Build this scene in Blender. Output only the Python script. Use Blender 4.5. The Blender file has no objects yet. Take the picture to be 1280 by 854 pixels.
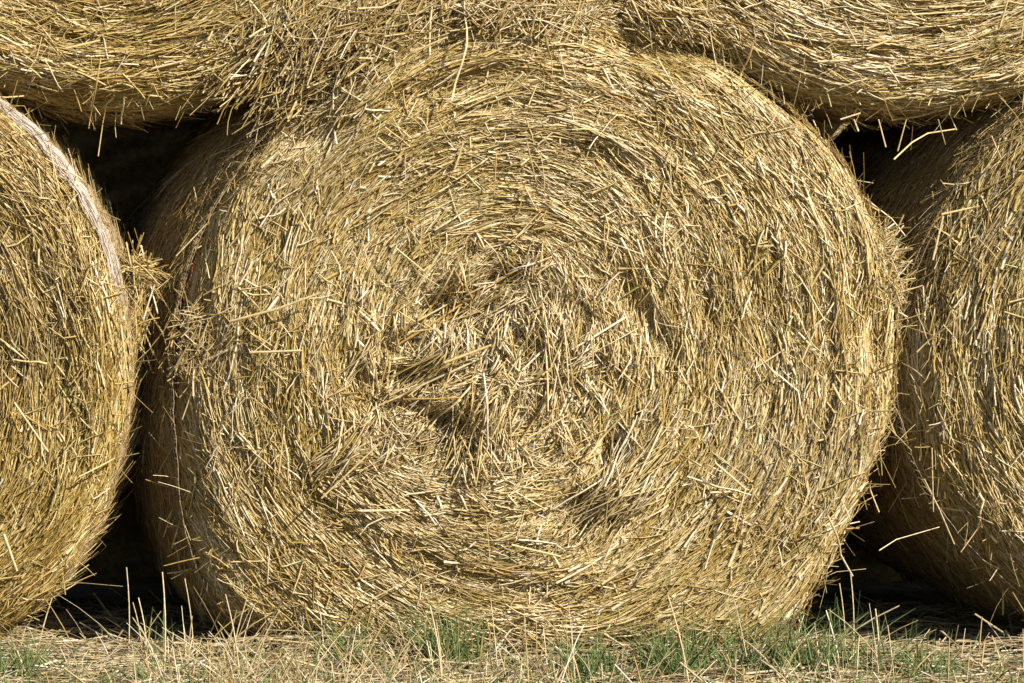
import bpy, math
import numpy as np

# ------------------------------------------------------------------ camera, sky, sun, exposure
S = bpy.context.scene
COL = S.collection
PX = 700.0                       # photograph pixels per metre in the plane of the bale faces
D = 5.0
VPX, VPY = 0.0, 330.0


def wx(px): return (px - 640.0) / PX
def wz(py): return (800.0 - py) / PX


cam = bpy.data.cameras.new('camera')
camo = bpy.data.objects.new('camera', cam)
COL.objects.link(camo)
camo.location = (wx(VPX), -D, wz(VPY))
camo.rotation_euler = (math.pi / 2, 0, 0)
cam.sensor_width = 36
cam.lens = 36 * D / (1280 / PX)
cam.shift_x = (640 - VPX) / 1280
cam.shift_y = -(427 - VPY) / 1280
cam.clip_start = 0.05
cam.clip_end = 500
S.camera = camo

SUN_EL = math.radians(35)
SUN_AZ = math.radians(43)        # to the right of the camera's back
to_sun = np.array([math.sin(SUN_AZ) * math.cos(SUN_EL), -math.cos(SUN_AZ) * math.cos(SUN_EL), math.sin(SUN_EL)])
W = bpy.data.worlds.new('World')
S.world = W
W.use_nodes = True
nt = W.node_tree
nt.nodes.clear()
sky = nt.nodes.new('ShaderNodeTexSky')
sky.sky_type = 'NISHITA'
sky.sun_disc = False
sky.sun_elevation = SUN_EL
sky.sun_rotation = math.pi - SUN_AZ
bg = nt.nodes.new('ShaderNodeBackground')
bg.inputs['Strength'].default_value = 0.08
wo = nt.nodes.new('ShaderNodeOutputWorld')
nt.links.new(sky.outputs[0], bg.inputs[0])
nt.links.new(bg.outputs[0], wo.inputs[0])
sl = bpy.data.lights.new('sun', 'SUN')
sl.energy = 5.0
sl.angle = math.radians(0.5)
sl.color = (1.0, 0.94, 0.84)
so = bpy.data.objects.new('sun', sl)
COL.objects.link(so)
from mathutils import Vector
so.rotation_euler = Vector(to_sun.tolist()).to_track_quat('Z', 'Y').to_euler()
so.location = (2, -3, 4)
S.view_settings.view_transform = 'Standard'
S.view_settings.look = 'None'
S.view_settings.exposure = 0.82
S.view_settings.gamma = 1.0
S.cycles.diffuse_bounces = 6
S.cycles.max_bounces = 8

# ------------------------------------------------------------------ noise
def _hash(ix, iy, iz, seed):
    n = (ix.astype(np.int64) * 374761393 + iy.astype(np.int64) * 668265263 + iz.astype(np.int64) * 2147483647 + seed * 1274126177) & 0xffffffff
    n = ((n ^ (n >> 13)) * 1274126177) & 0xffffffff
    n = ((n ^ (n >> 16)) * 2246822519) & 0xffffffff
    return ((n ^ (n >> 15)) & 0xffffff) / float(0xffffff)


def noise3(x, y, z, seed=0):
    """smooth value noise, -1..1"""
    x, y, z = np.broadcast_arrays(np.asarray(x, float), np.asarray(y, float), np.asarray(z, float))
    x0, y0, z0 = np.floor(x), np.floor(y), np.floor(z)
    fx, fy, fz = x - x0, y - y0, z - z0
    fx, fy, fz = [f * f * (3 - 2 * f) for f in (fx, fy, fz)]
    r = 0
    for a in (0, 1):
        for b in (0, 1):
            for c in (0, 1):
                wgt = (fx if a else 1 - fx) * (fy if b else 1 - fy) * (fz if c else 1 - fz)
                r = r + wgt * _hash(x0 + a, y0 + b, z0 + c, seed)
    return r * 2 - 1


def noise2(x, y, seed=0): return noise3(x, y, np.zeros_like(np.asarray(x, float)) + 0.37, seed)


# ------------------------------------------------------------------ materials
def mat(name):
    m = bpy.data.materials.new(name)
    m.use_nodes = True
    return m, m.node_tree, m.node_tree.nodes['Principled BSDF']


def straw_material(name, rough=0.38, spec=0.5, transl=0.22, tint=(1, 1, 1)):
    m, t, p = mat(name)
    L = t.links.new
    at = t.nodes.new('ShaderNodeAttribute'); at.attribute_name = 'col'
    tc = t.nodes.new('ShaderNodeTexCoord')
    nz = t.nodes.new('ShaderNodeTexNoise'); nz.inputs['Scale'].default_value = 160; nz.inputs['Detail'].default_value = 3
    L(tc.outputs['Object'], nz.inputs['Vector'])
    mr = t.nodes.new('ShaderNodeMapRange')
    mr.inputs['From Min'].default_value = 0.3; mr.inputs['From Max'].default_value = 0.7
    mr.inputs['To Min'].default_value = 0.72; mr.inputs['To Max'].default_value = 1.2
    L(nz.outputs[0], mr.inputs['Value'])
    mx = t.nodes.new('ShaderNodeVectorMath'); mx.operation = 'SCALE'
    L(at.outputs['Color'], mx.inputs[0]); L(mr.outputs[0], mx.inputs['Scale'])
    mt = t.nodes.new('ShaderNodeVectorMath'); mt.operation = 'MULTIPLY'
    mt.inputs[1].default_value = tint
    L(mx.outputs[0], mt.inputs[0])
    L(mt.outputs[0], p.inputs['Base Color'])
    p.inputs['Roughness'].default_value = rough
    p.inputs['Specular IOR Level'].default_value = spec
    if transl > 0:
        tr = t.nodes.new('ShaderNodeBsdfTranslucent')
        L(mt.outputs[0], tr.inputs['Color'])
        ms = t.nodes.new('ShaderNodeMixShader'); ms.inputs[0].default_value = transl
        L(p.outputs[0], ms.inputs[1]); L(tr.outputs[0], ms.inputs[2])
        out = t.nodes['Material Output']
        L(ms.outputs[0], out.inputs['Surface'])
    return m


def noisy_material(name, c0, c1, scale, stretch=(1, 1, 1), rough=0.8, bump=0.5, bdist=0.004):
    m, t, p = mat(name)
    L = t.links.new
    tc = t.nodes.new('ShaderNodeTexCoord')
    mp = t.nodes.new('ShaderNodeMapping'); mp.inputs['Scale'].default_value = stretch
    L(tc.outputs['Object'], mp.inputs['Vector'])
    nz = t.nodes.new('ShaderNodeTexNoise'); nz.inputs['Scale'].default_value = scale; nz.inputs['Detail'].default_value = 8
    nz.inputs['Roughness'].default_value = 0.7
    L(mp.outputs[0], nz.inputs['Vector'])
    cr = t.nodes.new('ShaderNodeValToRGB')
    cr.color_ramp.elements[0].position = 0.35; cr.color_ramp.elements[0].color = (*c0, 1)
    cr.color_ramp.elements[1].position = 0.68; cr.color_ramp.elements[1].color = (*c1, 1)
    L(nz.outputs[0], cr.inputs[0]); L(cr.outputs[0], p.inputs['Base Color'])
    b = t.nodes.new('ShaderNodeBump'); b.inputs['Strength'].default_value = bump; b.inputs['Distance'].default_value = bdist
    L(nz.outputs[0], b.inputs['Height']); L(b.outputs[0], p.inputs['Normal'])
    p.inputs['Roughness'].default_value = rough
    return m


M_STRAW = straw_material('straw')
M_DRY = straw_material('dry_stalk', rough=0.5, transl=0.2)
M_GRASS = straw_material('grass_blade', rough=0.55, spec=0.3, transl=0.35)
M_CHAFF = noisy_material('chaff', (0.26, 0.18, 0.06), (0.52, 0.40, 0.17), 60, rough=0.9, bump=1.0, bdist=0.01)
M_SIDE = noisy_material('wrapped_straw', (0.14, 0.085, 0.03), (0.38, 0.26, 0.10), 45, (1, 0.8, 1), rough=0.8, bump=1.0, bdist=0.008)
M_SOIL = noisy_material('soil', (0.06, 0.045, 0.025), (0.24, 0.18, 0.09), 18, rough=0.95, bump=1.0, bdist=0.02)
M_NET, _t, _p = mat('net_plastic'); _p.inputs['Base Color'].default_value = (0.40, 0.29, 0.17, 1); _p.inputs['Roughness'].default_value = 0.45
M_NETP, _t, _p = mat('pale_net_plastic'); _p.inputs['Base Color'].default_value = (0.54, 0.45, 0.37, 1); _p.inputs['Roughness'].default_value = 0.4
M_TWINE, _t, _p = mat('red_twine'); _p.inputs['Base Color'].default_value = (0.25, 0.05, 0.03, 1); _p.inputs['Roughness'].default_value = 0.5

PALETTE = np.array([
    (0.22, 0.135, 0.025), (0.32, 0.21, 0.045), (0.40, 0.275, 0.065), (0.47, 0.34, 0.095), (0.53, 0.40, 0.13),
    (0.61, 0.475, 0.19), (0.69, 0.56, 0.27), (0.79, 0.68, 0.40), (0.85, 0.76, 0.53)])


def straw_colours(rng, n, bright=0.0, grey=0.0, spread=0.25, green=0.03):
    t = np.clip(0.475 + bright + rng.normal(0, spread, n), 0, 1) * (len(PALETTE) - 1)
    i = np.minimum(t.astype(int), len(PALETTE) - 2)
    f = (t - i)[:, None]
    c = PALETTE[i] * (1 - f) + PALETTE[i + 1] * f
    g = np.clip(grey + rng.normal(0, 0.12, n), 0, 0.85)[:, None]
    lum = c.mean(1, keepdims=True)
    c = c * (1 - g) + lum * np.array([1.06, 0.98, 0.88]) * g
    gr = rng.random(n) < green
    c[gr] *= np.array([0.78, 0.95, 0.8])
    rd = rng.random(n) < 0.02
    c[rd] *= np.array([0.92, 0.78, 0.6])
    return np.clip(c * np.array([1.02, 0.978, 0.955]), 0, 0.88)


# ------------------------------------------------------------------ mesh helpers
def link_mesh(name, verts, faces, m, parent=None, colours=None, smooth=True, loc=None):
    me = bpy.data.meshes.new(name)
    verts = np.ascontiguousarray(verts, dtype=np.float32)
    faces = np.ascontiguousarray(faces, dtype=np.int32)
    k = faces.shape[1]
    me.vertices.add(len(verts)); me.vertices.foreach_set('co', verts.ravel())
    me.loops.add(faces.size); me.loops.foreach_set('vertex_index', faces.ravel())
    me.polygons.add(len(faces)); me.polygons.foreach_set('loop_start', np.arange(0, faces.size, k, dtype=np.int32))
    me.polygons.foreach_set('loop_total', np.full(len(faces), k, dtype=np.int32))
    if smooth:
        me.polygons.foreach_set('use_smooth', np.ones(len(faces), dtype=bool))
    me.update(calc_edges=True)
    if colours is not None:
        a = me.color_attributes.new('col', 'FLOAT_COLOR', 'POINT')
        c = np.ones((len(verts), 4), dtype=np.float32); c[:, :3] = colours
        a.data.foreach_set('color', c.ravel())
    me.materials.append(m)
    o = bpy.data.objects.new(name, me)
    COL.objects.link(o)
    if parent is not None: o.parent = parent
    if loc is not None: o.location = loc
    return o


def tubes(P, rad, rng, flat=None, taper=0.75, sides=3, lay=None):
    """P (N,K,3) centre lines, rad (N,) -> verts, faces of open tubes"""
    N, K, _ = P.shape
    T = np.gradient(P, axis=1)
    T /= np.linalg.norm(T, axis=2, keepdims=True) + 1e-9
    ref = rng.normal(size=(N, 1, 3)) * (1.0 if lay is None else 0.38)
    if lay is not None: ref = ref + np.array(lay)
    A = np.cross(T, ref); A /= np.linalg.norm(A, axis=2, keepdims=True) + 1e-9
    B = np.cross(T, A)
    if flat is None: flat = rng.uniform(0.35, 1.0, N)
    s = np.linspace(0, 1, K)[None, :, None]
    prof = (1 - (1 - taper) * s) * rad[:, None, None]
    V = np.empty((N, K, sides, 3))
    for j in range(sides):
        a = 2 * math.pi * j / sides
        V[:, :, j] = P + A * (math.cos(a) * prof) + B * (math.sin(a) * prof * flat[:, None, None])
    base = (np.arange(N) * K * sides)[:, None, None]
    k = np.arange(K - 1)[None, :, None] * sides
    j = np.arange(sides)[None, None, :]; j2 = (j + 1) % sides
    F = np.stack([base + k + j, base + k + j2, base + k + sides + j2, base + k + sides + j], axis=-1)
    return V.reshape(-1, 3), F.reshape(-1, 4)


def tube_obj(name, P, rad, col, m, parent=None, rng=None, loc=None, flat=None, taper=0.75, sides=3, lay=None):
    v, f = tubes(P, rad, rng, flat, taper, sides, lay)
    if loc is not None: v = v - np.array(loc)
    c = np.repeat(col, P.shape[1] * sides, axis=0)
    return link_mesh(name, v, f, m, parent, c, loc=loc)


def tag(o, label=None, cat=None, group=None, kind=None):
    if label: o['label'] = label
    if cat: o['category'] = cat
    if group: o['group'] = group
    if kind: o['kind'] = kind
    return o


# ------------------------------------------------------------------ bales
RE = 0.075          # roundness of the rim
BL = 1.2            # bale length


class Outline:
    def __init__(self, keys):                      # keys: (degrees, radius in photo pixels)
        keys = sorted(keys)
        a = np.array([k[0] for k in keys], float); r = np.array([k[1] for k in keys], float) / PX
        self.a = np.concatenate([a - 360, a, a + 360]); self.r = np.tile(r, 3)
        g = np.arange(-180, 181.0)
        v = np.interp(g, self.a, self.r)
        kern = np.hanning(25); kern /= kern.sum()
        vv = np.concatenate([v[:-1], v[:-1], v[:-1]])
        vv = np.convolve(vv, kern, mode='same')[360:720]
        self.t = np.concatenate([vv, vv[:1]])

    def __call__(self, th):
        d = (np.degrees(th) + 180) % 360
        return np.interp(d, np.arange(361), self.t)


class Bale:
    def __init__(self, label, cx, cy, keys, seed, yaw=0.0, pitch=0.0, n=30000, bright=0.0, grey=0.0, front=0.0, dirs=(), pits=(),
                 centre=(0, 0), fringe=500, flare=None, core=0.0, shoulder=0.0, rear=False, net_arc=None, group='round straw bales in the front of the stack', lump=1.0):
        self.out = Outline(keys); self.seed = seed; self.cx, self.cy = wx(cx), wz(cy)
        self.front = front
        self.dirs = [(wx(a) - self.cx, wz(b) - self.cy, r / PX, math.radians(g), s) for a, b, r, g, s in dirs]
        self.pits = [(wx(a) - self.cx, wz(b) - self.cy, rx / PX, ry / PX, math.radians(rot), dep) for a, b, rx, ry, rot, dep in pits]
        self.centre = (centre[0] / PX, -centre[1] / PX)
        self.lump = lump
        self.flare = flare
        self.core = core
        self.shoulder = shoulder
        rng = self.rng = np.random.default_rng(seed)
        root = self.root = bpy.data.objects.new('straw_bale', None)
        root.empty_display_size = 0.2
        COL.objects.link(root)
        root.location = (self.cx, -front, self.cy)
        root.rotation_euler = (math.radians(pitch), 0, math.radians(yaw))
        tag(root, label, 'straw bale', group)
        self.face_backing(); self.side(); self.back()
        if not rear:
            self.straws(n, bright, grey); self.rim(fringe, bright, grey); self.side_fibres(); self.net(net_arc)

    # height of the face towards the viewer
    def low(self, u, w):
        r = np.hypot(u, w); th = np.arctan2(w, u)
        d = self.out(th) - r
        q = np.clip(1 - d / RE, 0, 1)
        h = -RE * (1 - np.sqrt(np.maximum(0, 1 - q * q)))
        h = np.where(d < 0, -RE + d * 0.4, h)
        h = h + 0.02 * (1 - np.clip(r / 0.65, 0, 1) ** 2)
        wl = np.clip(-np.cos(th), 0, 1) ** 1.5 * np.clip(1 - d / 0.32, 0, 1) ** 2
        h = h - 0.065 * wl * self.shoulder
        h = h + self.lump * 0.014 * noise2(u * 5, w * 5, self.seed)
        for (a, b, rx, ry, rot, dep) in self.pits:
            du, dw = u - a, w - b
            x = du * math.cos(rot) + dw * math.sin(rot); y = -du * math.sin(rot) + dw * math.cos(rot)
            h = h - dep * np.exp(-(x / rx) ** 2 - (y / ry) ** 2)
        return h

    def fine(self, u, w):
        r = np.hypot(u - self.centre[0], w - self.centre[1]); th = np.arctan2(w - self.centre[1], u - self.centre[0])
        c, s = np.cos(th), np.sin(th)
        k = np.clip((r - 0.12) / 0.25, 0, 1)
        sp = r + 0.012 * noise2(u * 4, w * 4, self.seed + 9)
        f = 0.0075 * noise3(sp * 24, 2.2 * c, 2.2 * s, self.seed + 1) + 0.009 * noise3(sp * 60, 6 * c, 6 * s, self.seed + 2)
        g = 0.009 * noise2(u * 22, w * 22, self.seed + 3) + 0.005 * noise2(u * 60, w * 60, self.seed + 4)
        c0 = self.core * np.exp(-((u + 0.06) ** 2 + (w + 0.08) ** 2) / 0.17 ** 2)
        g = g + c0 * (0.035 * noise2(u * 30, w * 26, self.seed + 5) - 0.03 * np.clip(noise2(u * 15, w * 19, self.seed + 6) - 0.1, 0, 1))
        return self.lump * (f * k + g * (1.3 - k * 0.6))

    def face_backing(self):
        nr, nth = 90, 240
        s = np.linspace(0.002, 1, nr)[:, None]; th = np.linspace(-math.pi, math.pi, nth, endpoint=False)[None, :]
        R = self.out(th)
        r = R * s
        u, w = r * np.cos(th), r * np.sin(th)
        h = self.low(u, w) + self.fine(u, w) - 0.012
        v = np.stack([u, -h, w], -1).reshape(-1, 3)
        i = np.arange(nr - 1)[:, None] * nth; j = np.arange(nth)[None, :]; j2 = (j + 1) % nth
        f = np.stack([i + j, i + j2, i + nth + j2, i + nth + j], -1).reshape(-1, 4)
        self.face = link_mesh('cut_face', v, f, M_CHAFF, self.root)

    def sr(self, th, y):                       # radius of the wrapped side
        b = 0.022 * np.sin(math.pi * np.clip(y / BL, 0, 1))
        e = np.clip((y - (BL - RE)) / RE, 0, 1)
        if self.flare:
            a0, wd, am = self.flare
            dd = (np.degrees(th) - a0 + 180) % 360 - 180
            b = b + am / PX * np.exp(-(dd / wd) ** 2) * (1 - np.exp(-np.clip(y - self.y_rim(th) + 0.02, 0, 9) / 0.10))
        return self.out(th) + b - 0.004 - RE * (1 - np.sqrt(np.maximum(0, 1 - e * e))) \
            + 0.006 * noise3(3 * np.cos(th), 3 * np.sin(th), y * 6, self.seed + 20) \
            + 0.003 * noise3(40 * np.cos(th), 40 * np.sin(th), y * 18, self.seed + 21)

    def y_rim(self, th):                       # how far back the rounded face reaches at its rim
        R = self.out(th) * 0.9995
        return -self.low(R * np.cos(th), R * np.sin(th))

    def side(self):
        nth = 420
        th = np.linspace(-math.pi, math.pi, nth, endpoint=False)[None, :]
        y0 = self.y_rim(th) - 0.014
        ys = y0 + (BL - y0) * np.linspace(0, 1, 70)[:, None]
        R = self.sr(th, ys)
        v = np.stack([R * np.cos(th), ys + 0 * th, R * np.sin(th)], -1).reshape(-1, 3)
        i = np.arange(69)[:, None] * nth; j = np.arange(nth)[None, :]; j2 = (j + 1) % nth
        f = np.stack([i + j, i + nth + j, i + nth + j2, i + j2], -1).reshape(-1, 4)
        self.side_obj = link_mesh('wrapped_side', v, f, M_SIDE, self.root)

    def back(self):
        nr, nth = 14, 120
        s = np.linspace(0.002, 1, nr)[:, None]; th = np.linspace(-math.pi, math.pi, nth, endpoint=False)[None, :]
        R = (self.out(th) - RE + 0.002) * s
        v = np.stack([R * np.cos(th), BL - 0.001 + 0.01 * noise2(R * np.cos(th) * 9, R * np.sin(th) * 9, 4) * (1 - s), R * np.sin(th)], -1).reshape(-1, 3)
        i = np.arange(nr - 1)[:, None] * nth; j = np.arange(nth)[None, :]; j2 = (j + 1) % nth
        f = np.stack([i + j, i + nth + j, i + nth + j2, i + j2], -1).reshape(-1, 4)
        link_mesh('rear_face', v, f, M_CHAFF, self.root)

    def direction(self, u, w):
        ang = np.arctan2(w - self.centre[1], u - self.centre[0]) + math.pi / 2
        th2 = np.arctan2(w, u) + math.pi / 2
        r = np.hypot(u, w)
        k = np.clip((r - 0.2) / 0.3, 0, 1)
        cx = np.cos(2 * ang) * (1 - k) + np.cos(2 * th2) * k
        sx = np.sin(2 * ang) * (1 - k) + np.sin(2 * th2) * k
        for (a, b, rr, g, s) in self.dirs:
            wgt = s * np.exp(-((u - a) ** 2 + (w - b) ** 2) / rr ** 2)
            cx = cx + wgt * math.cos(2 * g); sx = sx + wgt * math.sin(2 * g)
        a = 0.5 * np.arctan2(sx, cx)
        q = 0.6 + 0.5 * np.exp(-((u + 0.06) ** 2 + (w + 0.06) ** 2) / 0.25 ** 2)
        a = a + q * (0.28 * noise2(u * 9, w * 9, self.seed + 30) + 0.22 * noise2(u * 24, w * 24, self.seed + 31))
        return a

    def straws(self, n, bright, grey):
        rng = self.rng
        th = rng.uniform(-math.pi, math.pi, n)
        r = self.out(th) * np.sqrt(rng.random(n)) * 1.0
        r = np.minimum(r, self.out(th) - 0.002)
        u, w = r * np.cos(th), r * np.sin(th)
        # thin out what is well outside the frame
        X, Z = u + self.cx, w + self.cy
        outside = (X < wx(-120)) | (X > wx(1400)) | (Z > wz(-120)) | (Z < wz(900))
        keep = (~outside) | (rng.random(n) < 0.45)
        u, w, r, th = u[keep], w[keep], r[keep], th[keep]; n = len(u)
        kind = rng.random(n)
        rad = np.where(kind < 0.52, rng.uniform(0.0005, 0.0010, n), np.where(kind < 0.88, rng.uniform(0.0010, 0.0019, n), rng.uniform(0.0019, 0.0030, n)))
        ln = np.clip(rng.lognormal(math.log(0.068), 0.45, n), 0.02, 0.19)
        stray = rng.random(n) < (0.06 + 0.08 * (noise2(u * 6, w * 6, self.seed + 40) > 0.2) + self.core * np.exp(-((u + 0.06) ** 2 + (w + 0.08) ** 2) / 0.20 ** 2))
        chaff = rng.random(n) < 0.2
        ln = np.where(chaff, ln * 0.28, ln)
        leaf = (rng.random(n) < 0.22) & ~chaff
        rad = np.where(leaf, rad * 1.3 + 0.0008, rad)
        flat = np.where(leaf, rng.uniform(0.08, 0.2, n), rng.uniform(0.3, 0.8, n))
        a = self.direction(u, w) + rng.normal(0, 0.12, n) + np.where(stray, rng.normal(0, 0.7, n), 0)
        ln = np.where(stray, ln * 0.62, ln)
        a = a + np.where(chaff, rng.normal(0, 0.5, n), 0)
        rad = rad * 0.93
        off = rng.uniform(-0.006, 0.006, n) + np.where(stray, rng.uniform(0.000, 0.011, n), 0)
        pit = rng.normal(0, 0.026, n) + np.where(stray, rng.normal(0, 0.15, n), 0)
        K = 5
        s = np.linspace(-0.5, 0.5, K)[None, :]
        curv = np.where(stray, 0, 1.0 / np.maximum(r, 0.15)) + rng.normal(0, 2.0, n)
        sgn = np.sign((-np.sin(a)) * u + np.cos(a) * w)          # which side the centre is on
        L = ln[:, None] * s
        du, dw = np.cos(a)[:, None], np.sin(a)[:, None]
        kink = np.where(rng.random(n) < 0.25, rng.normal(0, 0.35, n), 0)[:, None]
        lat = -0.5 * (curv * sgn)[:, None] * L ** 2 + rng.normal(0, 0.012, (n, K)) * ln[:, None] + kink * np.maximum(0, L - ln[:, None] * rng.uniform(-.25, .3, n)[:, None])
        U = u[:, None] + du * L - dw * lat
        Wd = w[:, None] + dw * L + du * lat
        h0 = self.low(u, w); base = h0 + self.fine(u, w) + off
        H = base[:, None] + (self.low(U, Wd) - h0[:, None]) * np.where(stray, 0.7, 1.0)[:, None] + pit[:, None] * L + rng.normal(0, 0.0012, (n, K))
        P = np.stack([U, -H, Wd], -1)
        # neighbouring straws come from the same swath: patches share a tone
        ct, st = u / (r + 1e-6), w / (r + 1e-6)
        tone = 0.10 * noise2(u * 5, w * 5, self.seed + 50) + 0.07 * noise2(u * 28, w * 28, self.seed + 51) + 0.13 * noise3(r * 50, 4 * ct, 4 * st, self.seed + 53) \
            + 0.4 * self.core * np.exp(-((u + 0.02) ** 2 + (w + 0.06) ** 2) / 0.28 ** 2)
        col = straw_colours(rng, n, bright + tone + np.where(stray, 0.08, 0) + (rad - 0.0012) * 45, grey + 0.35 * np.clip(noise2(u * 5, w * 5, self.seed + 52) - 0.1, 0, 1) - 0.05)
        tube_obj('straw_layers', P, rad, col, M_STRAW, self.face, rng, flat=flat, lay=(0, -1, 0))

    def rim(self, n, bright, grey):
        rng = self.rng
        th = rng.uniform(-math.pi, math.pi, n)
        q = rng.uniform(0.0, 1.0, n)
        R = self.out(th)
        r = R - RE * (1 - np.sin(q * math.pi / 2))
        ct, st = np.cos(th), np.sin(th)
        y = -self.low(np.minimum(r, R * 0.999) * ct, np.minimum(r, R * 0.999) * st)
        rad3 = np.stack([ct, 0 * ct, st], -1); tan3 = np.stack([-st, 0 * ct, ct], -1)
        nrm = rad3 * np.sin(q * math.pi / 2)[:, None] + np.array([0, -1, 0]) * np.cos(q * math.pi / 2)[:, None]
        d = tan3 * (rng.choice([-1, 1], n) * rng.uniform(0.1, 1, n))[:, None] + nrm * rng.uniform(0.1, 0.8, n)[:, None] + rad3 * rng.normal(0, 0.35, n)[:, None]
        d[:, 2] -= 0.25
        d /= np.linalg.norm(d, axis=1, keepdims=True)
        ln = np.clip(rng.lognormal(math.log(0.035), 0.45, n), 0.012, 0.11)
        P0 = np.stack([r * ct, y, r * st], -1) - nrm * 0.006
        K = 4
        s = np.linspace(0, 1, K)
        P = P0[:, None, :] + d[:, None, :] * (ln[:, None] * s[None, :])[:, :, None]
        P = P + (rng.normal(0, 0.10, (n, 1, 3)) * (ln[:, None] * s[None, :] ** 2)[:, :, None])
        rad = rng.choice([0.0005, 0.0008, 0.0013, 0.0019], n, p=[.35, .35, .2, .1])
        col = straw_colours(rng, n, bright + 0.05, grey)
        tube_obj('rim_fringe', P, rad, col, M_STRAW, self.face, rng)

    def side_fibres(self, n=26000):
        rng = self.rng
        th = rng.uniform(-math.pi, math.pi, n)
        y = RE * 0.6 + (BL - RE * 2) * rng.random(n) ** 1.6
        y = np.maximum(y, self.y_rim(th) - 0.02 + rng.uniform(0, 0.03, n))
        ln = rng.uniform(0.02, 0.08, n)
        K = 4
        s = np.linspace(-0.5, 0.5, K)[None, :]
        sl_ = np.where(rng.random(n) < 0.3, rng.normal(0, 1.1, n), rng.normal(0, 0.25, n)); lift = np.where(rng.random(n) < 0.15, rng.uniform(0.05, 0.4, n), 0)
        TH = th[:, None] + ln[:, None] * s / 0.64
        Y = y[:, None] + sl_[:, None] * ln[:, None] * s
        R = self.sr(TH, Y) + rng.uniform(0.0, 0.005, n)[:, None] + (lift * ln)[:, None] * (s + 0.5)
        R = np.where((Y < RE) & (self.shoulder == 0), np.minimum(R, self.out(TH) - RE * (1 - np.sqrt(np.clip(1 - (1 - Y / RE) ** 2, 0, 1))) + 0.004), R)
        P = np.stack([R * np.cos(TH), Y, R * np.sin(TH)], -1)
        col = straw_colours(rng, n, -0.12, 0.1)
        tube_obj('side_straws', P, rng.uniform(0.0005, 0.0014, n), col, M_STRAW, self.side_obj, rng)

    def ribbon(self, TH, Y, extra):
        R = self.sr(TH, np.maximum(Y, RE)) + extra
        q = np.clip(1 - Y / RE, 0, 1)
        R = R - RE * (1 - np.sqrt(np.maximum(0, 1 - q * q)))
        return np.stack([R * np.cos(TH), Y, R * np.sin(TH)], -1)

    def net(self, arc):
        rng = self.rng
        ys = np.arange(0.06, BL - 0.08, 0.026)
        K = 240
        TH = np.linspace(-math.pi, math.pi, K)[None, :] + 0 * ys[:, None]
        P = self.ribbon(TH, ys[:, None] + 0.003 * noise2(TH * 9, ys[:, None] * 40, 3), 0.006)
        n = len(ys)
        rr = np.full(n, 0.0007)
        v, f = tubes(P, rr, rng, np.full(n, 0.6), 1.0)
        vs, fs = [v], [f]; o = len(v)
        # zigzag links
        K2 = 480
        ys2 = ys[:-1]
        TH2 = np.linspace(-math.pi, math.pi, K2)[None, :] + 0 * ys2[:, None]
        zig = (np.arange(K2) % 2)[None, :] * 0.026
        P2 = self.ribbon(TH2, ys2[:, None] + zig, 0.006)
        v, f = tubes(P2, np.full(len(ys2), 0.0005), rng, np.full(len(ys2), 0.6), 1.0)
        vs.append(v); fs.append(f + o); o += len(v)
        if arc:                                       # net drawn tight and bunched over the rim
            a0, a1, y0, y1, nn = arc
            K3 = 90
            yy = rng.uniform(y0, y1, nn)
            t0 = np.radians(rng.uniform(a0, a0 + (a1 - a0) * 0.3, nn)); t1 = np.radians(rng.uniform(a1 - (a1 - a0) * 0.3, a1, nn))
            T3 = t0[:, None] + (t1 - t0)[:, None] * np.linspace(0, 1, K3)[None, :]
            Y3 = np.clip(yy[:, None] + 0.006 * noise2(T3 * 14, yy[:, None] * 90 + 0 * T3, 8), 0.004, 1)
            P3 = self.ribbon(T3, Y3 + 0.003 * noise2(T3 * 25, yy[:, None] * 2000 + 0 * T3, 9), rng.uniform(0.001, 0.008, nn)[:, None] + 0.003 * noise2(T3 * 30, yy[:, None] * 2300 + 0 * T3, 5))
            v, f = tubes(P3, rng.uniform(0.0004, 0.0009, nn), rng, np.full(nn, 0.5), 1.0)
            link_mesh('net_edge', v, f, M_NETP, self.root)
        link_mesh('net_wrap', np.concatenate(vs), np.concatenate(fs), M_NET, self.root)
        if not self.flare or self.core == 0: return
        # the coloured edge strand
        P = self.ribbon(np.radians(np.linspace(167, 174, 300))[None, :], np.full((1, 300), RE * 0.72) + 0.004 * noise2(np.linspace(0, 30, 300)[None, :], np.zeros((1, 300)), 2), 0.003)
        v, f = tubes(P, np.full(1, 0.0011), rng, np.full(1, 0.7), 1.0)
        link_mesh('edge_strand', v, f, M_TWINE, self.root)

    def stalk(self, pts, rad=0.0022, out=0.02, bright=0.25, end_out=None):
        """one straw that stands out of this bale, drawn through photo points"""
        rng = self.rng
        pts = np.array(pts, float)
        K = 7
        t = np.linspace(0, len(pts) - 1, K)
        x = np.interp(t, np.arange(len(pts)), wx(pts[:, 0])) - self.cx
        z = np.interp(t, np.arange(len(pts)), wz(pts[:, 1])) - self.cy
        h = self.low(x, z)
        e = out if end_out is None else end_out
        o = np.linspace(out, e, K)
        y = -(np.maximum(h, -RE * 0.8) + 0.014 + o)
        P = np.stack([x, y, z], -1)[None]
        col = straw_colours(rng, 1, bright, 0.1, 0.05, 0)
        return tube_obj('loose_stalk', P, np.array([rad]), col, M_STRAW, self.root, rng, flat=np.array([0.6]), taper=0.8, sides=5)

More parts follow.
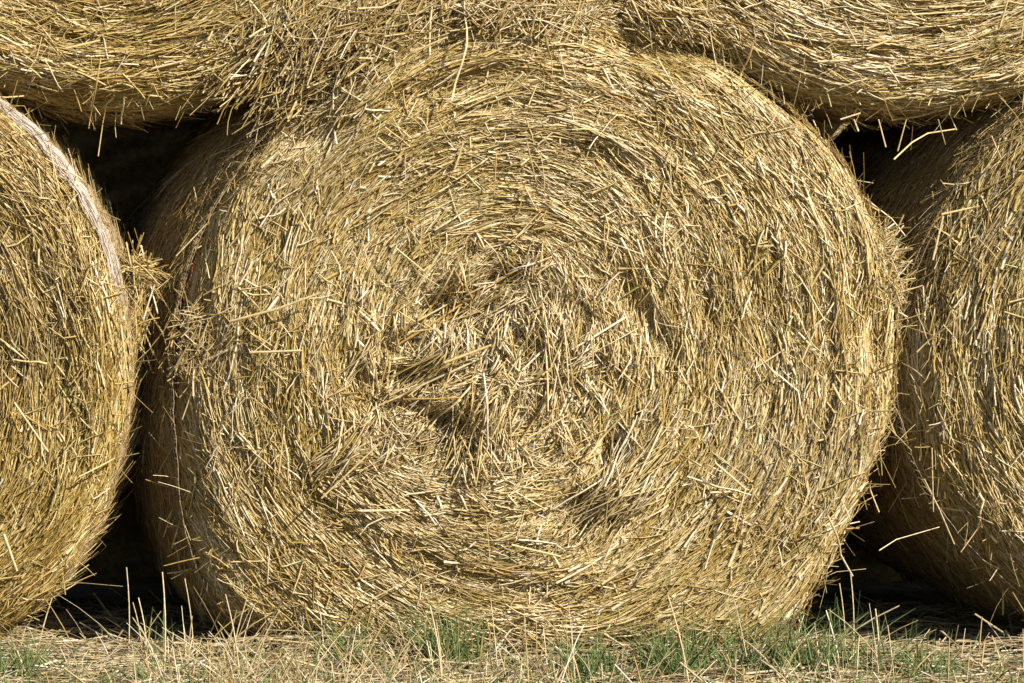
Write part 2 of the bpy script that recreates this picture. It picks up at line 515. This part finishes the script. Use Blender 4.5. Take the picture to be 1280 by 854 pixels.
    def tuft(self, root_px, tip_px, n, out, bright=0.15, grey=0.1, spread_r=14, spread_t=30):
        """a lock of straw that hangs out of the face"""
        rng = self.rng
        a = np.array(root_px, float) + rng.normal(0, spread_r, (n, 2))
        b = np.array(tip_px, float) + rng.normal(0, spread_t, (n, 2)) * np.array([1, 0.7])
        b = a + (b - a) * rng.uniform(0.5, 1.1, (n, 1))
        K = 5
        s = np.linspace(0, 1, K)[None, :]
        px = a[:, :1] + (b - a)[:, :1] * s; py = a[:, 1:] + (b - a)[:, 1:] * s
        x, z = wx(px) - self.cx, wz(py) - self.cy
        h = self.low(x, z)
        lay = rng.uniform(0, 1, n)[:, None]
        y = -(h + (0.006 + lay * out) * np.sin(0.5 + s * 1.6))
        P = np.stack([x, y, z], -1)
        col = straw_colours(rng, n, bright, grey)
        return tube_obj('straw_tuft', P, rng.choice([0.0009, 0.0016, 0.0025], n, p=[.3, .4, .3]), col, M_STRAW, self.root, rng)


circ = lambda R: [(a, R) for a in range(-180, 180, 30)]

# central bale: pressed flat at its foot, bulging low on the left
central = Bale('large round bale in the middle of the stack, its whole spiral face in view', 668, 420,
    [(0, 457), (20, 455), (35, 438), (50, 418), (70, 412), (90, 412), (110, 416), (130, 408), (150, 418), (165, 432), (180, 438),
     (-165, 458), (-155, 482), (-145, 512), (-137, 532), (-127, 490), (-110, 424), (-90, 396), (-70, 420), (-57, 474), (-48, 492), (-40, 470), (-30, 458), (-15, 456)],
    seed=11, n=118000, bright=0.03, grey=0.05, front=0.02, centre=(-50, 5), fringe=1300, lump=1.0, core=0.35, shoulder=1.0, flare=(165, 55, 48),
    dirs=[(680, 445, 75, 84, 2.5), (735, 420, 45, 108, 1.5), (520, 470, 55, 12, 2.0), (560, 545, 60, 50, 2.0), (770, 610, 70, 58, 2.5),
          (425, 575, 45, 40, 1.8), (600, 400, 50, 75, 1.2), (330, 330, 60, 62, 1.0), (260, 430, 45, 20, 1.0), (455, 620, 60, -25, .8),
          (640, 330, 60, 5, 1.0), (380, 140, 90, 45, 1.2), (470, 60, 100, 30, 1.0), (850, 480, 40, 100, .6)],
    pits=[(500, 430, 26, 14, 20, .035), (508, 472, 40, 13, 5, .048), (548, 524, 42, 13, -20, .045), (715, 625, 30, 12, 10, .03), (480, 505, 26, 14, 10, .035), (660, 440, 22, 16, 40, .02), (760, 560, 20, 26, 10, .03),
          (720, 645, 60, 14, 0, .03), (590, 388, 70, 26, 0, .03), (700, 380, 40, 12, -20, .015), (800, 60, 60, 28, 0, .05), (395, 165, 45, 22, 30, .04),
          (245, 450, 35, 45, 0, .03), (635, 470, 180, 130, 0, .02), (560, 110, 70, 16, 15, .02), (805, 400, 14, 60, 35, .02),
          (560, 560, 60, 22, 20, .03), (1090, 420, 18, 50, 10, .025), (430, 455, 24, 30, 0, .02), (620, 350, 30, 12, 20, .025), (555, 378, 34, 10, 10, .018)])
left = Bale('round bale at the left edge with a pale strip of netting over its upper rim', -252, 458,
    [(0, 410), (30, 412), (45, 414), (60, 410), (90, 405), (180, 410), (-20, 412), (-45, 425), (-60, 405), (-90, 350), (-120, 400)],
    seed=23, n=58000, bright=-0.12, grey=0.0, front=0.03, yaw=-4.0, fringe=900, net_arc=(8, 98, 0.026, 0.078, 70))
right = Bale('round bale at the right edge, its shaded wrapped side facing the central bale', 1566, 436,
    [(0, 432), (90, 420), (135, 400), (150, 404), (165, 416), (180, 432), (-165, 436), (-150, 426), (-135, 416), (-120, 410), (-90, 374), (-60, 410)],
    seed=37, n=58000, bright=0.02, grey=0.08, front=0.02, fringe=1000, flare=(150, 36, 22), shoulder=1.0)
top_left = Bale('upper round bale at the top left corner above the dark gap, golden yellow', 150, -307,
    [(0, 448), (90, 440), (180, 448), (-45, 444), (-60, 444), (-90, 448), (-120, 446), (-135, 450)],
    seed=41, pitch=3.5, n=52000, bright=0.0, grey=-0.04, front=0.0, fringe=800)
top_right = Bale('upper round bale at the top right with straw ends hanging from its lower rim', 1140, -306,
    [(0, 450), (90, 445), (180, 455), (-45, 452), (-60, 452), (-90, 447), (-120, 446), (-135, 450)],
    seed=53, pitch=4.0, n=58000, bright=0.10, grey=0.05, front=0.03, fringe=1500)
G2 = 'second-row bales added to keep light out of the gaps'
for cx_, cy_, sd, lb in ((215, 420, 61, 'added bale blocking light behind the gap left of the central bale'),
                         (1360, 420, 67, 'added bale blocking light behind the gap right of the central bale'),
                         (640, -300, 71, 'added bale blocking light above, behind the join of the two upper bales')):
    b = Bale(lb, cx_, cy_, circ(440), seed=sd, rear=True, group=G2)  # plain bale added behind the front row to stop sky light in the gaps
    b.root.location.y = 1.3

# ------------------------------------------------------------------ stalks and tufts that stand out of the faces
for pts, rd, o in [
    ([(395, 618), (468, 548)], .0032, .05), ([(310, 440), (372, 437)], .0026, .03), ([(285, 402), (345, 385), (395, 366)], .0028, .03),
    ([(445, 635), (506, 634)], .0026, .02), ([(500, 498), (568, 495)], .0026, .03), ([(548, 452), (605, 430)], .0030, .04),
    ([(505, 415), (540, 410)], .0022, .03), ([(555, 130), (575, 60), (579, 0)], .0026, .04), ([(382, 108), (411, 30)], .0026, .05),
    ([(515, 66), (552, 50)], .0022, .03), ([(690, 112), (725, 125)], .0020, .02), ([(830, 300), (832, 330)], .002, .03),
    ([(648, 545), (700, 515)], .0026, .04), ([(725, 568), (765, 520)], .0026, .03), ([(648, 178), (660, 228)], .0018, .03),
    ([(880, 575), (918, 607), (905, 660)], .0022, .03), ([(990, 450), (1012, 400)], .0018, .02), ([(1040, 325), (1048, 380)], .002, .03),
    ([(598, 640), (603, 695)], .0016, .03), ([(460, 745), (522, 712)], .002, .02), ([(630, 676), (690, 690)], .0022, .02),
    ([(740, 724), (780, 698)], .0026, .03), ([(800, 715), (856, 655)], .0022, .02), ([(385, 415), (392, 470)], .0016, .03),
    ([(1082, 600), (1098, 640)], .002, .03), ([(1020, 640), (1065, 720)], .0022, .03), ([(508, 370), (545, 310)], .0022, .04),
    ([(488, 310), (530, 345)], .0018, .03), ([(345, 590), (352, 530)], .0016, .02), ([(700, 570), (722, 590)], .002, .03),
    ([(612, 195), (610, 245)], .0018, .02), ([(742, 300), (790, 318)], .0024, .02), ([(220, 320), (258, 280)], .002, .03),
    ([(585, 600), (580, 560), (592, 520)], .0018, .03), ([(952, 200), (1000, 235)], .002, .02), ([(905, 405), (960, 470)], .002, .02)]:
    central.stalk(pts, rd, o)
for pts, rd, o, *e in [([(1098, 688), (1125, 676), (1185, 662)], .0017, .03, -.02), ([(1160, 600), (1180, 640), (1198, 682)], .0018, .004),
                   ([(1145, 440), (1190, 395)], .0024, .03), ([(1112, 200), (1140, 178), (1165, 166), (1205, 160)], .0017, .05, -.02), ([(1238, 170), (1250, 198)], .0024, .03),
                   ([(1160, 540), (1195, 512)], .0024, .02), ([(1176, 268), (1222, 258)], .0022, .03), ([(1165, 325), (1178, 270)], .0022, .03),
                   ([(1200, 690), (1225, 655)], .002, .03), ([(1166, 560), (1168, 640)], .0018, .02)]:
    right.stalk(pts, rd, o, end_out=e[0] if e else None)
for pts, rd, o in [([(8, 660), (24, 705)], .003, .03), ([(82, 560), (95, 545)], .0022, .02), ([(60, 180), (75, 240)], .0018, .03),
                   ([(100, 590), (142, 570)], .002, .03), ([(20, 500), (62, 560)], .002, .02), ([(150, 405), (158, 470)], .0022, .02)]:
    left.stalk(pts, rd, o)
for pts, rd, o in [([(82, 25), (108, 24)], .0028, .01), ([(124, 195), (133, 130), (142, 122)], .0016, .04), ([(153, 155), (155, 122)], .0024, .03),
                   ([(82, 60), (125, 50)], .0026, .02), ([(190, 85), (232, 75)], .0024, .02), ([(125, 72), (112, 160)], .0014, .04)]:
    top_left.stalk(pts, rd, o)
for pts, rd, o in [([(1015, 78), (1055, 76)], .0028, .02), ([(1075, 62), (1105, 50)], .0026, .02), ([(1130, 20), (1195, 15)], .0026, .02),
                   ([(1180, 150), (1190, 182)], .0014, .03), ([(1130, 190), (1140, 150)], .0014, .03), ([(1080, 165), (1074, 150)], .0022, .03),
                   ([(1115, 185), (1105, 150)], .002, .03), ([(1055, 150), (1080, 142)], .0024, .04), ([(1265, 50), (1270, 0)], .002, .03),
                   ([(1060, 55), (1045, 28)], .002, .03), ([(930, 100), (934, 55)], .0024, .03)]:
    top_right.stalk(pts, rd, o)
central.tuft((800, 575), (735, 652), 150, .045, .20, .12, 24, 24)
for q in range(120):
    rg = np.random.default_rng(500 + q)
    cx_, cy_ = 625 + rg.normal(0, 90), 480 + rg.normal(0, 72)
    an = math.radians(rg.choice([80, 60, 100, 30, 10, 120], p=[.25, .25, .15, .15, .1, .1]) + rg.normal(0, 12)); ll = rg.uniform(20, 48)
    central.tuft((cx_ + ll * math.cos(an), cy_ - ll * math.sin(an)), (cx_, cy_), int(rg.integers(7, 24)), rg.uniform(.010, .034), rg.uniform(.10, .34), .12, 7, 9)
central.tuft((440, 545), (405, 590), 50, .04, .1, .15, 12, 16)
central.tuft((690, 405), (688, 480), 140, .03, .18, .06, 34, 26)
central.tuft((580, 440), (500, 500), 60, .04, .12, .1, 14, 22)
central.tuft((600, 500), (575, 575), 120, .04, .12, .1, 22, 26)
central.tuft((240, 600), (222, 685), 20, .012, .05, .05, 7, 9)
central.tuft((560, 400), (590, 350), 60, .03, .08, .1, 30, 40)

# ------------------------------------------------------------------ clumps of loose straw caught between the bales
def clump(label, px, py, rx, ry, ang, spread, n, y0, y1, bright=0.0, grey=0.3, seed=1, ln=0.055, droop=0.0, rads=(0.0009, 0.0015, 0.0025)):
    rng = np.random.default_rng(seed)
    a = rng.uniform(0, 2 * math.pi, n); r = np.sqrt(rng.random(n)) * (1 + 0.5 * rng.random(n) ** 3)
    r = r * (1 + 0.35 * noise2(np.cos(a) * 2.5, np.sin(a) * 2.5, seed + 3))
    jx = px + rx * r * np.cos(a); jy = py + ry * r * np.sin(a)
    dep = rng.uniform(0, 1, n) * (1 - 0.55 * np.clip(r, 0, 1) ** 2)
    y = y0 + (y1 - y0) * dep
    d = np.radians(ang) + rng.normal(0, math.radians(spread), n) + 0.5 * noise2(jx / 40, jy / 40, seed)
    L = np.clip(rng.lognormal(math.log(ln), 0.45, n), 0.02, 0.14)
    K = 5
    s = np.linspace(-0.5, 0.5, K)[None, :]
    bend = rng.normal(0, 2.5, n)[:, None]
    l = L[:, None] * s
    X = wx(jx)[:, None] + np.cos(d)[:, None] * l - np.sin(d)[:, None] * bend * l ** 2
    Z = wz(jy)[:, None] + np.sin(d)[:, None] * l + np.cos(d)[:, None] * bend * l ** 2 - droop * (s + .5) ** 2 * L[:, None]
    Y = y[:, None] + rng.normal(0, 0.25, n)[:, None] * l
    P = np.stack([X, Y, Z], -1)
    col = straw_colours(rng, n, bright + 0.1 * noise2(jx / 30, jy / 30, seed + 5), grey)
    o = tube_obj('straw_clump', P, rng.choice(rads, n, p=[.4, .38, .22]), col, M_STRAW, None, rng, loc=(wx(px), (y0 + y1) / 2, wz(py)), lay=(0, -1, 0))
    return tag(o, label, 'straw clump', 'loose clumps of straw caught between the bales')


clump('grey weathered clump of loose straw between the upper left bale and the central bale', 455, 52, 175, 72, 44, 30, 3900, 0.05, -0.030, 0.0, 0.14, 101, ln=0.055)
clump('pale tangled clump of straw on top of the central bale, at the top middle', 650, 25, 130, 50, 20, 45, 4200, 0.10, -0.065, 0.06, 0.15, 102)
clump('straw wad pressed under the left flank of the upper right bale', 850, 22, 100, 36, -28, 26, 2600, 0.08, -0.03, 0.04, 0.1, 103)
clump('spiky tuft of straw bridging the left edge bale and the central bale', 170, 336, 24, 13, -14, 50, 190, 0.11, -0.02, -0.03, 0.02, 104, ln=0.045, droop=0.3)
clump('wispy straw hanging below the spiky tuft at the left gap', 170, 392, 14, 44, 80, 24, 150, 0.10, 0.0, 0.0, 0.1, 105, ln=0.06)
clump('grey matted clump of short straw on the left rim of the central bale', 246, 430, 30, 52, 75, 45, 240, 0.05, 0.005, -0.06, 0.25, 106, ln=0.032)
clump('tangle of straw jammed between the central bale and the right edge bale', 1116, 352, 20, 58, 62, 38, 430, 0.10, -0.01, 0.03, 0.15, 107, ln=0.05)
clump('thin wisps of straw crossing the narrow dark slot right of the central bale', 1118, 480, 14, 75, 80, 35, 230, 0.14, 0.0, -0.02, 0.15, 108, ln=0.045)

# ------------------------------------------------------------------ ground, litter, grass
def gz(x, y): return -0.030 + 0.010 * noise2(x * 3, y * 3, 77) + 0.006 * noise2(x * 12, y * 12, 78)


gx = np.concatenate([np.linspace(-60, -4, 12), np.linspace(-3.5, 3.5, 160), np.linspace(4, 60, 12)])
gy = np.concatenate([np.linspace(-30, -2.5, 8), np.linspace(-2.2, 3, 120), np.linspace(3.5, 60, 12)])
GX, GY = np.meshgrid(gx, gy)
near = (np.abs(GX) < 3.6) & (GY > -2.3) & (GY < 3.1)
GZ = np.where(near, gz(GX, GY), -0.030) - 0.012
ny, nx = GX.shape
i = np.arange(ny - 1)[:, None] * nx; j = np.arange(nx - 1)[None, :]
F = np.stack([i + j, i + j + 1, i + nx + j + 1, i + nx + j], -1).reshape(-1, 4)
tag(link_mesh('ground', np.stack([GX, GY, GZ], -1).reshape(-1, 3), F, M_SOIL), kind='structure')

rng = np.random.default_rng(900)
n = 30000
x = rng.uniform(-1.9, 1.9, n); y = rng.uniform(-1.3, 0.75, n)
d = rng.normal(0, 0.85, n)
L = np.clip(rng.lognormal(math.log(0.06), 0.5, n), 0.015, 0.2)
K = 4; s = np.linspace(-0.5, 0.5, K)[None, :]; l = L[:, None] * s
under = (x < wx(50)) | ((x > wx(262)) & (x < wx(1005))) | (x > wx(1250))
heap = (0.012 + 0.014 * under) * (1 + 0.6 * noise2(x * 7, y * 7, 12)) * np.exp(-((y + 0.03) / 0.10) ** 2)
z0 = gz(x, y) + heap * rng.uniform(0.3, 1.2, n) + rng.uniform(-0.01, 0.012, n)
pit = rng.normal(0, 0.10, n) + (rng.random(n) < 0.2) * rng.normal(0, 0.4, n)
b = rng.normal(0, 2.5, n)[:, None]
P = np.stack([x[:, None] + np.cos(d)[:, None] * l - np.sin(d)[:, None] * b * l * l, y[:, None] + np.sin(d)[:, None] * l + np.cos(d)[:, None] * b * l * l,
              z0[:, None] + pit[:, None] * l], -1)
col = straw_colours(rng, n, -0.02 + 0.12 * noise2(x * 5, y * 5, 6), 0.42)
tag(tube_obj('straw_litter', P, rng.choice([0.0008, 0.0015, 0.0024], n, p=[.3, .4, .3]), col, M_DRY, None, rng), kind='stuff')


def blades(name, x, y, h, lean, rad, col, m, rng, curve=0.3, taper=0.35):
    n = len(x); K = 5
    s = np.linspace(0, 1, K)[None, :]
    az = rng.uniform(0, 2 * math.pi, n)[:, None]
    out = h[:, None] * (lean[:, None] * s + curve * lean[:, None] * s ** 2)
    P = np.stack([x[:, None] + np.cos(az) * out, y[:, None] + np.sin(az) * out * 0.7, gz(x, y)[:, None] - 0.008 + h[:, None] * (s - 0.25 * lean[:, None] * s ** 2)], -1)
    return P


# dry standing stubble and dead grass
n = 1300
dens = rng.random(n)
x = rng.uniform(-1.6, 1.6, n); y = rng.uniform(-0.62, 0.0, n) + 0.0
thick = rng.random(n) < 0.5
x = np.where(thick, wx(rng.choice([215, 270, 320, 370, 450, 520, 640, 930], n) + rng.normal(0, 45, n)), x)
h = np.clip(rng.lognormal(math.log(0.055), 0.5, n), 0.015, 0.15)
P = blades('', x, y, h, rng.uniform(0.05, 0.9, n), None, None, None, rng)
col = straw_colours(rng, n, 0.14, 0.22)
tag(tube_obj('dry_stubble', P, rng.choice([0.0007, 0.0013, 0.0020], n, p=[.35, .4, .25]), col, M_DRY, None, rng, taper=0.6), kind='stuff')

# short green grass
def green(rng, n):
    t = rng.random(n)[:, None]
    c = np.array([0.085, 0.155, 0.045]) * (1 - t) + np.array([0.24, 0.33, 0.12]) * t
    yel = rng.random(n) < 0.12
    c[yel] = np.array([0.34, 0.33, 0.13])
    c = c * np.array([1.1, 1.05, 0.95])
    return c


n = 3400
x = rng.uniform(-1.6, 1.6, n); y = rng.uniform(-0.95, -0.10, n)
keep = (noise2(x * 4, y * 6, 55) + 0.35 * noise2(x * 15, y * 15, 56) - 0.9 * np.clip((y + 0.35) / 0.35, 0, 1)) > -0.15
x, y = x[keep], y[keep]; n = len(x)
h = np.clip(rng.lognormal(math.log(0.04), 0.4, n), 0.015, 0.085)
P = blades('', x, y, h, rng.uniform(0.1, 1.1, n), None, None, None, rng)
tag(tube_obj('grass', P, rng.uniform(0.0014, 0.0030, n), green(rng, n), M_GRASS, None, rng, flat=np.full(n, 0.3), taper=0.2), kind='stuff')

G = 'green grass tufts in front of the bales'
for px, py, nb, hh, lab in [
    (440, 828, 68, 0.069, 'small green grass tuft in front of the left half of the central bale'),
    (563, 826, 153, 0.098, 'tall green grass tuft with upright blades below the central bale, left of its middle'),
    (735, 842, 136, 0.069, 'low spreading green grass tuft at the bottom edge, below the middle of the picture'),
    (845, 838, 119, 0.086, 'green grass tuft right of the middle, between the low tuft and the widest one'),
    (990, 834, 210, 0.098, 'widest green grass tuft, under the lower right rim of the central bale'),
    (1150, 838, 76, 0.069, 'sparse green grass tuft in front of the dark gap at the right'),
    (28, 840, 85, 0.069, 'sparse green grass tuft at the bottom left corner'),
    (190, 815, 18, .075, 'few green blades standing before the dark gap at the left')]:
    dist = D * (816 - VPY) / (py - VPY)
    yc = dist - D
    xc = (px - VPX) / PX * dist / D + wx(VPX)
    spread = 0.028 if nb < 200 else 0.07
    x = xc + rng.normal(0, spread, nb); y = yc + rng.normal(0, 0.03, nb)
    h = hh * rng.uniform(0.5, 1.45, nb)
    P = blades('', x, y, h, rng.uniform(0.05, 0.8, nb), None, None, None, rng)
    o = tube_obj('grass_tuft', P, rng.uniform(0.0016, 0.0032, nb), green(rng, nb), M_GRASS, None, rng, loc=(xc, yc, 0), flat=np.full(nb, 0.25), taper=0.15)
    tag(o, lab, 'grass tuft', G)

# tall pale stalks that stand alone
G = 'dry stalks standing in front of the bales'
for (bx, by), (tx, ty), lab in [
    ((1066, 818), (1065, 718), 'tall straight pale stalk standing before the right dark gap, the tallest one there'),
    ((1056, 802), (1051, 730), 'pale stalk leaning slightly left, just left of the tallest one at the right gap'),
    ((1097, 838), (1096, 762), 'short upright stalk, rightmost of the three before the right gap'),
    ((205, 838), (203, 716), 'slim olive stalk standing in the middle of the left dark gap'),
    ((178, 800), (166, 754), 'left one of the thin pair of stalks before the left dark gap'),
    ((184, 812), (173, 748), 'right one of the thin pair of stalks before the left dark gap'),
    ((242, 808), (231, 724), 'pale leaning stalk against the lower left of the central bale'),
    ((553, 850), (538, 758), 'pale stalk in front of the central bale beside the tall grass tuft'),
    ((862, 852), (836, 745), 'long pale stalk leaning left in front of the central bale'),
    ((300, 842), (282, 744), 'bright stalk leaning left at the foot of the central bale near its left corner'),
    ((160, 776), (158, 710), 'thin olive stalk far left in the left dark gap')]:
    dist = D * (816 - VPY) / (max(by, 817) - VPY)
    yc = dist - D
    k = dist / D
    xb = (bx - VPX) / PX * k + wx(VPX); xt = (tx - VPX) / PX * k + wx(VPX)
    zb = 0.0 if by > 800 else 0.0
    zt = wz(VPY) - (ty - VPY) / PX * k
    s = np.linspace(0, 1, 6)
    P = np.stack([xb + (xt - xb) * s + 0.004 * np.sin(s * 3), yc + 0.01 * s, -0.035 + (zt + 0.035) * s], -1)[None]
    o = tube_obj('dry_stalk', P, np.array([0.0016]), straw_colours(rng, 1, 0.28, 0.2, 0.03, 0), M_DRY, None, rng, loc=(xb, yc, 0), flat=np.array([0.7]), sides=5)
    tag(o, lab, 'stalk', G)
